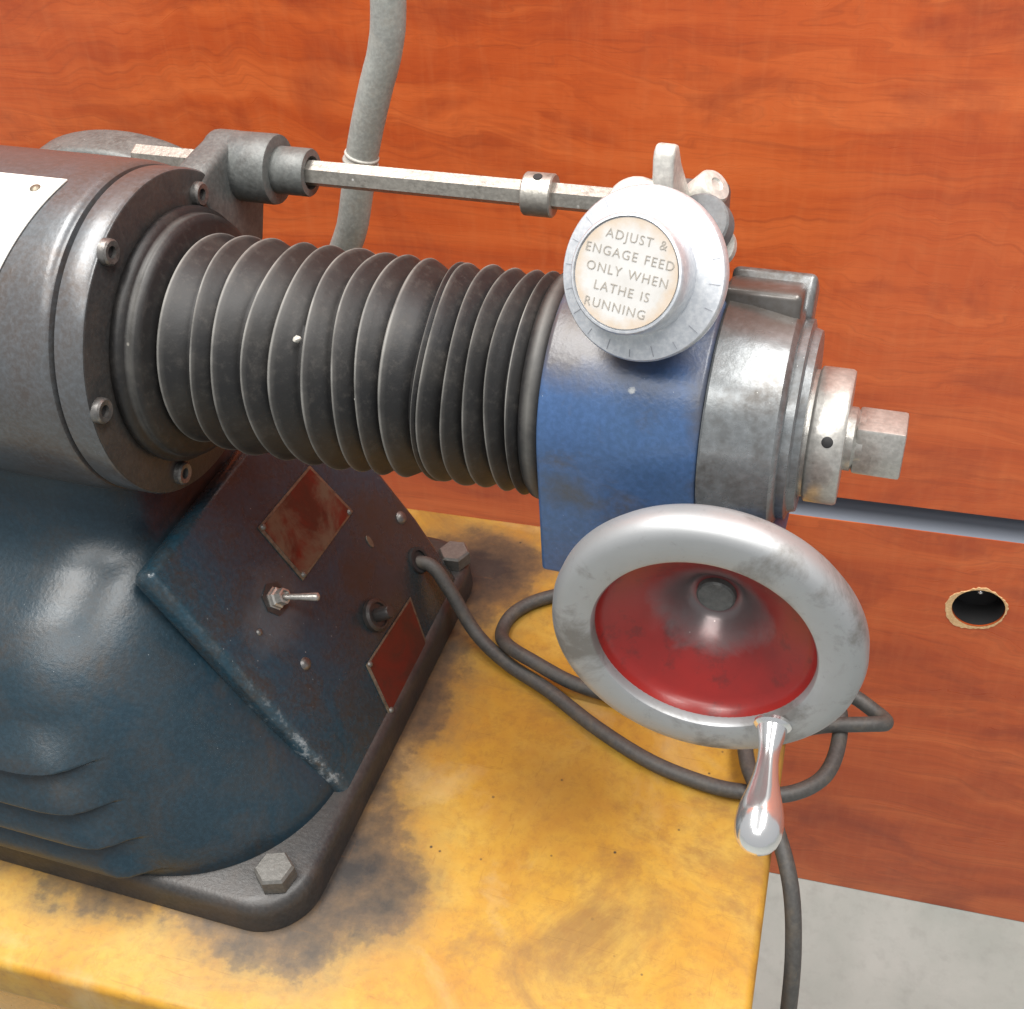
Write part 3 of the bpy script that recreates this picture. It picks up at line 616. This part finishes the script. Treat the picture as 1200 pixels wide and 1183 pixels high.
# blue feed head
pts = []
for k in range(49):
    a = math.radians(180 - 180 * k / 48); pts.append((0.0535 * math.cos(a), 0.0535 * math.sin(a)))
pts += [(0.0535, -0.030), (0.0535, -0.066), (-0.0535, -0.066), (-0.0535, -0.030)]
P('feed_head', prism(pts[::-1], 0.0690, 0.0022, 3), 'blue', matrix=Matrix(((0, 0, 1, 0.1162), (1, 0, 0, 0), (0, 1, 0, ZA), (0, 0, 0, 1))))
P('shaft_boss', lathe([(0, -0.040), (0.022, -0.040), (0.022, 0.010), (0.020, 0.012), (0, 0.012)], 48), 'blue', matrix=frame((0.199, -0.045, 0.229), (0, -1, 0)))
P('end_cap', lathe([(0, 0.1853), (0.0532, 0.1853), (0.0538, 0.1862), (0.0528, 0.196), (0.0512, 0.205), (0.0494, 0.2145), (0.0470, 0.2165), (0.0440, 0.217), (0.0440, 0.2205), (0.0405, 0.2215), (0.0395, 0.2245), (0, 0.2245)], 112), 'oldmetal', matrix=AX)
for ang_, ln, hh in ((50, 0.0365, 0.0085), (74, 0.033, 0.0045)):
    LM = Matrix.Translation((0.1825 + ln / 2, 0, ZA)) @ Matrix.Rotation(math.radians(ang_ - 90), 4, 'X') @ Matrix.Translation((0, 0, 0.0475 + hh / 2))
    P('cap_lug', box(ln, 0.024, hh + 0.012, 0.0030, 4), 'oldmetal', matrix=LM)
AXC = frame((-0.002, 0, ZA - 0.006), (1, 0, 0))
P('end_collar', lathe([(0, 0.2246), (0.0280, 0.2246), (0.0280, 0.2280), (0.0295, 0.2288), (0.0298, 0.2294), (0.0298, 0.2415), (0.0290, 0.2428), (0.0150, 0.243), (0, 0.243)], 80), 'steel', matrix=AXC)
q = Vector((0.2342, -0.0298 * math.cos(math.radians(31)), ZA - 0.006 + 0.0298 * math.sin(math.radians(31))))
col_n = Vector((0, q.y, q.z - ZA + 0.006)).normalized()
P('pin_hole', lathe([(0, 0.0002), (0.0021, 0.0002), (0.0024, 0.0)], 20), 'dark', matrix=frame(q + col_n * 0.0001, col_n))
P('square_drive', merge(xf(lathe([(0, 0.2429), (0.0140, 0.2429), (0.0140, 0.246), (0.0118, 0.2475), (0.0118, 0.25), (0, 0.25)], 40), Matrix()), xf(box(0.0222, 0.0222, 0.0205, 0.0014, 2, (0, 0, 0.2570)), Matrix.Rotation(math.radians(-8), 4, 'Z'))), 'steel', matrix=AXC)

# handwheel: faces straight out at the operator
WX, WZ = 0.199, 0.229
WMx = frame((WX, -0.095, WZ), (0, -1, 0))      # local z towards the operator
rim = [(0.0462, -0.004), (0.0462, 0.0020), (0.0470, 0.0034), (0.0485, 0.0040), (0.0585, 0.0040), (0.0618, 0.0030), (0.0644, 0.0004), (0.0655, -0.004), (0.0652, -0.009), (0.0625, -0.0135), (0.0580, -0.0160), (0.0520, -0.0165), (0.0475, -0.0130), (0.0462, -0.004)]
hw = P('handwheel', lathe(rim, 112), 'wheel', matrix=WMx)
link('dish', lathe([(0.0464, -0.0005), (0.0455, -0.0042), (0.0438, -0.0068), (0.0410, -0.0082), (0.034, -0.0112), (0.0275, -0.0148), (0.0215, -0.0192), (0.0170, -0.0235), (0.0140, -0.0275), (0.0118, -0.0298), (0.0100, -0.0306), (0.0, -0.0308),
                    ], 96), 'red', hw, matrix=WMx)
link('dish_back', lathe([(0.0470, -0.0135), (0.040, -0.0160), (0.030, -0.0220), (0.0200, -0.0290), (0.0170, -0.0360), (0.0, -0.0365)], 64), 'wheel', hw, matrix=WMx)
link('hub_nut', lathe([(0, -0.0272), (0.0076, -0.0272), (0.0084, -0.0280), (0.0086, -0.0307), (0, -0.0307)], 32), 'greycast', hw, matrix=WMx)
P('wheel_shaft', lathe([(0.010, -0.036), (0.010, -0.055)], 32), 'steel', matrix=WMx)
hx, hz = 0.2311, 0.1925
HM = frame((hx, -0.0985, hz), (0.05, -1, -0.22)) @ Matrix.Diagonal((0.95, 0.95, 0.92, 1))
link('crank_handle', lathe([(0, 0), (0.0082, 0), (0.0084, 0.0016), (0.0076, 0.0024), (0.0066, 0.0030), (0.0062, 0.005), (0.0052, 0.010), (0.0046, 0.015), (0.0047, 0.020), (0.0056, 0.027), (0.0072, 0.034), (0.0089, 0.040), (0.0100, 0.0455), (0.0103, 0.050), (0.0098, 0.0545), (0.0084, 0.0583), (0.0062, 0.0610), (0.0034, 0.0626), (0, 0.0631)], 48), 'chrome', hw, matrix=HM)

# feed dial
DN = Vector((-0.195, -1, 0.539)).normalized(); D0 = Vector((0.1583, -0.040, 0.3646))
u = Vector((1, 0, 0)); u = (u - DN * u.dot(DN)).normalized(); u = Matrix.Rotation(math.radians(-7), 3, DN) @ u; v = DN.cross(u)
DM = Matrix(((u.x, v.x, DN.x, D0.x), (u.y, v.y, DN.y, D0.y), (u.z, v.z, DN.z, D0.z), (0, 0, 0, 1)))
dial = P('feed_dial', lathe([(0, -0.006), (0.0318, -0.006), (0.0330, -0.005), (0.0333, -0.0012), (0.0326, 0.0), (0.0238, 0.0024), (0.0229, 0.0030), (0.0225, 0.0152), (0.0218, 0.0164), (0.0210, 0.0166), (0.0207, 0.0154), (0, 0.0154)], 112), 'dialalu', matrix=DM)
lb = link('label_disc', lathe([(0, 0.0), (0.0203, 0.0), (0.0204, -0.0004)], 72), 'label', dial); lb.matrix_local = DM @ Matrix.Translation((0, 0, 0.0162))
def text_mesh(body, size, M_, name, mat, parent, sx=1.0):
    cu = bpy.data.curves.new('t', 'FONT'); cu.body = body; cu.size = size; cu.align_x = 'CENTER'; cu.align_y = 'CENTER'; cu.extrude = 0.00008; cu.offset = -0.00004; cu.space_character = 1.18; cu.space_word = 1.25; cu.resolution_u = 3
    o = bpy.data.objects.new('t', cu); COL.objects.link(o); bpy.context.view_layer.update()
    me = bpy.data.meshes.new_from_object(o.evaluated_get(bpy.context.evaluated_depsgraph_get())); bpy.data.objects.remove(o)
    me.transform(M_ @ Matrix.Diagonal((sx, 1, 1, 1))); me.materials.clear(); me.materials.append(MAT[mat])
    q = bpy.data.objects.new(name, me); COL.objects.link(q); q.parent = parent; return q
for i, s in enumerate(('ADJUST &', 'ENGAGE FEED', 'ONLY WHEN', 'LATHE IS', 'RUNNING')):
    off = (0.0012, 0.0, 0.0006, 0.0, -0.0012)[i]
    text_mesh(s, 0.0049, DM @ Matrix.Translation((off, 0.0130 - i * 0.0065, 0.01632)), 'lettering', 'ink', dial)
for k in range(20):
    a = 2 * math.pi * k / 20 + 0.1; L_ = 0.0042 if k % 2 == 0 else 0.0030
    bm = box(L_, 0.00024, 0.0002, c=(0.0318 - L_ / 2, 0, 0.00045)); bmesh.ops.rotate(bm, verts=bm.verts, cent=(0, 0, 0), matrix=Matrix.Rotation(math.radians(5.8), 3, 'Y'))
    for vv in bm.verts: vv.co.z = 0.0024 * (0.0326 - vv.co.x) / 0.0088 + (0.0001 if vv.co.z > 0.0035 else 0.0001) + (0.00012 if vv.index % 2 else 0)
    bm.transform(Matrix.Rotation(a, 4, 'Z')); link('tick', bm, 'tick', dial, smooth=False, matrix=DM)
# boss behind the dial, on the head
P('dial_boss', lathe([(0, -0.046), (0.0245, -0.046), (0.0240, -0.018), (0.0228, -0.013), (0.0215, -0.0105), (0.0210, -0.0060), (0, -0.006)], 72), 'blue', matrix=DM @ Matrix.Translation((-0.004, -0.003, 0)))
P('rod_block', box(0.024, 0.060, 0.024, 0.004, 3, (0.140, 0.070, 0.3255)), 'greycast')
# engage lever: upright fin behind the dial
pts = [(-0.008, -0.045), (-0.0055, 0.018), (-0.004, 0.0215), (-0.0005, 0.0228), (0.003, 0.0215), (0.0070, 0.013), (0.034, -0.022), (0.036, -0.045)]
FM = Matrix(((0.06, 0, 1, 0.1555), (1, 0, -0.06, -0.006), (0, 1, 0, 0.3795), (0, 0, 0, 1)))
P('engage_lever', prism(pts, 0.0085, 0.0016, 3), 'castalu', matrix=FM)
P('lever_hub', lathe([(0, 0), (0.0125, 0), (0.0125, 0.014), (0.0118, 0.015), (0, 0.015)], 40), 'castalu', matrix=frame((0.149, -0.004, 0.372), (0.1, -0.9, 0.5)))
P('lever_block', box(0.026, 0.036, 0.040, 0.004, 3, (0.1640, 0.032, 0.343)), 'greycast')
P('clamp_nut', lathe([(0, 0), (0.0072, 0), (0.0076, 0.001), (0.0076, 0.013), (0.0066, 0.0145), (0.0030, 0.0150), (0.0025, 0.0142), (0, 0.0142)], 32), 'castalu', matrix=frame((0.1655, 0.022, 0.3645), (0.65, -0.2, 0.7)))
P('thumb_knob', lathe([(0, 0), (0.0108, 0), (0.0116, 0.001), (0.0116, 0.0095), (0.0108, 0.0105), (0, 0.0105)], 48), 'rubber', matrix=frame((0.1755, -0.001, 0.3655), (-0.15, -0.75, 0.64)))
P('knob_washer', lathe([(0, 0), (0.0090, 0), (0.0090, 0.004), (0, 0.004)], 32), 'castalu', matrix=frame((0.1790, 0.001, 0.3565), (-0.15, -0.75, 0.64)))

# ------------------------------------------------------------------ power cord (one continuous cord, coiled and hanging over the bench edge)
zc = 0.0048
g = GM @ Vector((0, 0, -0.004)); g2 = GM @ Vector((0.000, -0.0075, 0.0068))
cord = [g, g2, (0.0015, 0.0905, 0.034), (0.022, 0.078, 0.0125), (0.048, 0.0635, zc + 0.0012), (0.080, 0.0495, zc), (0.118, 0.028, zc), (0.156, 0.0115, zc), (0.190, 0.0045, zc), (0.2135, 0.0035, zc + 0.0015), (0.238, 0.0085, zc + 0.002),
        (0.256, 0.026, zc + 0.002), (0.2615, 0.052, zc + 0.004), (0.257, 0.080, 0.012), (0.235, 0.110, 0.010), (0.19, 0.138, zc), (0.13, 0.148, zc), (0.080, 0.141, zc), (0.053, 0.1275, zc), (0.038, 0.109, zc), (0.036, 0.090, zc), (0.046, 0.072, zc + 0.009), (0.066, 0.0625, zc + 0.0095), (0.098, 0.056, zc + 0.003),
        (0.14, 0.054, zc), (0.19, 0.052, zc), (0.225, 0.054, zc), (0.252, 0.058, zc + 0.010), (0.276, 0.064, zc + 0.012), (0.2865, 0.0705, 0.014), (0.280, 0.079, 0.012), (0.262, 0.086, 0.016), (0.240, 0.083, 0.020), (0.218, 0.064, 0.0175), (0.2085, 0.040, 0.0155), (0.2125, 0.018, 0.0150), (0.2225, -0.001, 0.0152), (0.236, -0.022, 0.012), (0.2485, -0.045, -0.004), (0.2555, -0.065, -0.035), (0.2585, -0.080, -0.08), (0.2605, -0.088, -0.16), (0.262, -0.092, -0.30), (0.263, -0.094, -0.5), (0.270, -0.094, -0.68), (0.30, -0.10, -0.738), (0.38, -0.14, -0.7395), (0.5, -0.2, -0.7395)]
tag(link('power_cord', tube(cord, 0.0047, 14, 8), 'cord', ang=80), 'grey rubber power cord coiled on the bench and hanging over its edge', 'cord')
# ------------------------------------------------------------------ hose behind the machine
hose = [(-0.008, 0.150, 0.62), (-0.012, 0.150, 0.48), (-0.0205, 0.150, 0.398), (-0.0255, 0.150, 0.372), (-0.034, 0.150, 0.350), (-0.0425, 0.150, 0.327), (-0.0495, 0.150, 0.305), (-0.0550, 0.150, 0.285), (-0.062, 0.150, 0.262), (-0.076, 0.154, 0.235), (-0.100, 0.166, 0.19), (-0.125, 0.180, 0.12), (-0.150, 0.182, 0.04), (-0.175, 0.184, 0.0115), (-0.22, 0.184, 0.0106), (-0.4, 0.18, 0.0106)]
hs = thing('hose', 'pale grey hose rising behind the feed rod with whitish tape', 'hose', (-0.175, 0.184, 0))
def H(name, bm, mat):
    o = link(name, bm, mat, hs, ang=80); o.location = (0.175, -0.184, 0); return o
H('hose_wall', tube(hose, 0.0094, 20, 8, 0.004), 'hose')
H('tape_wrap', tube([(-0.0478, 0.1495, 0.3105), (-0.0494, 0.149, 0.3050), (-0.0506, 0.1495, 0.3000)], 0.0098, 20, 6, 0.10), 'tape')
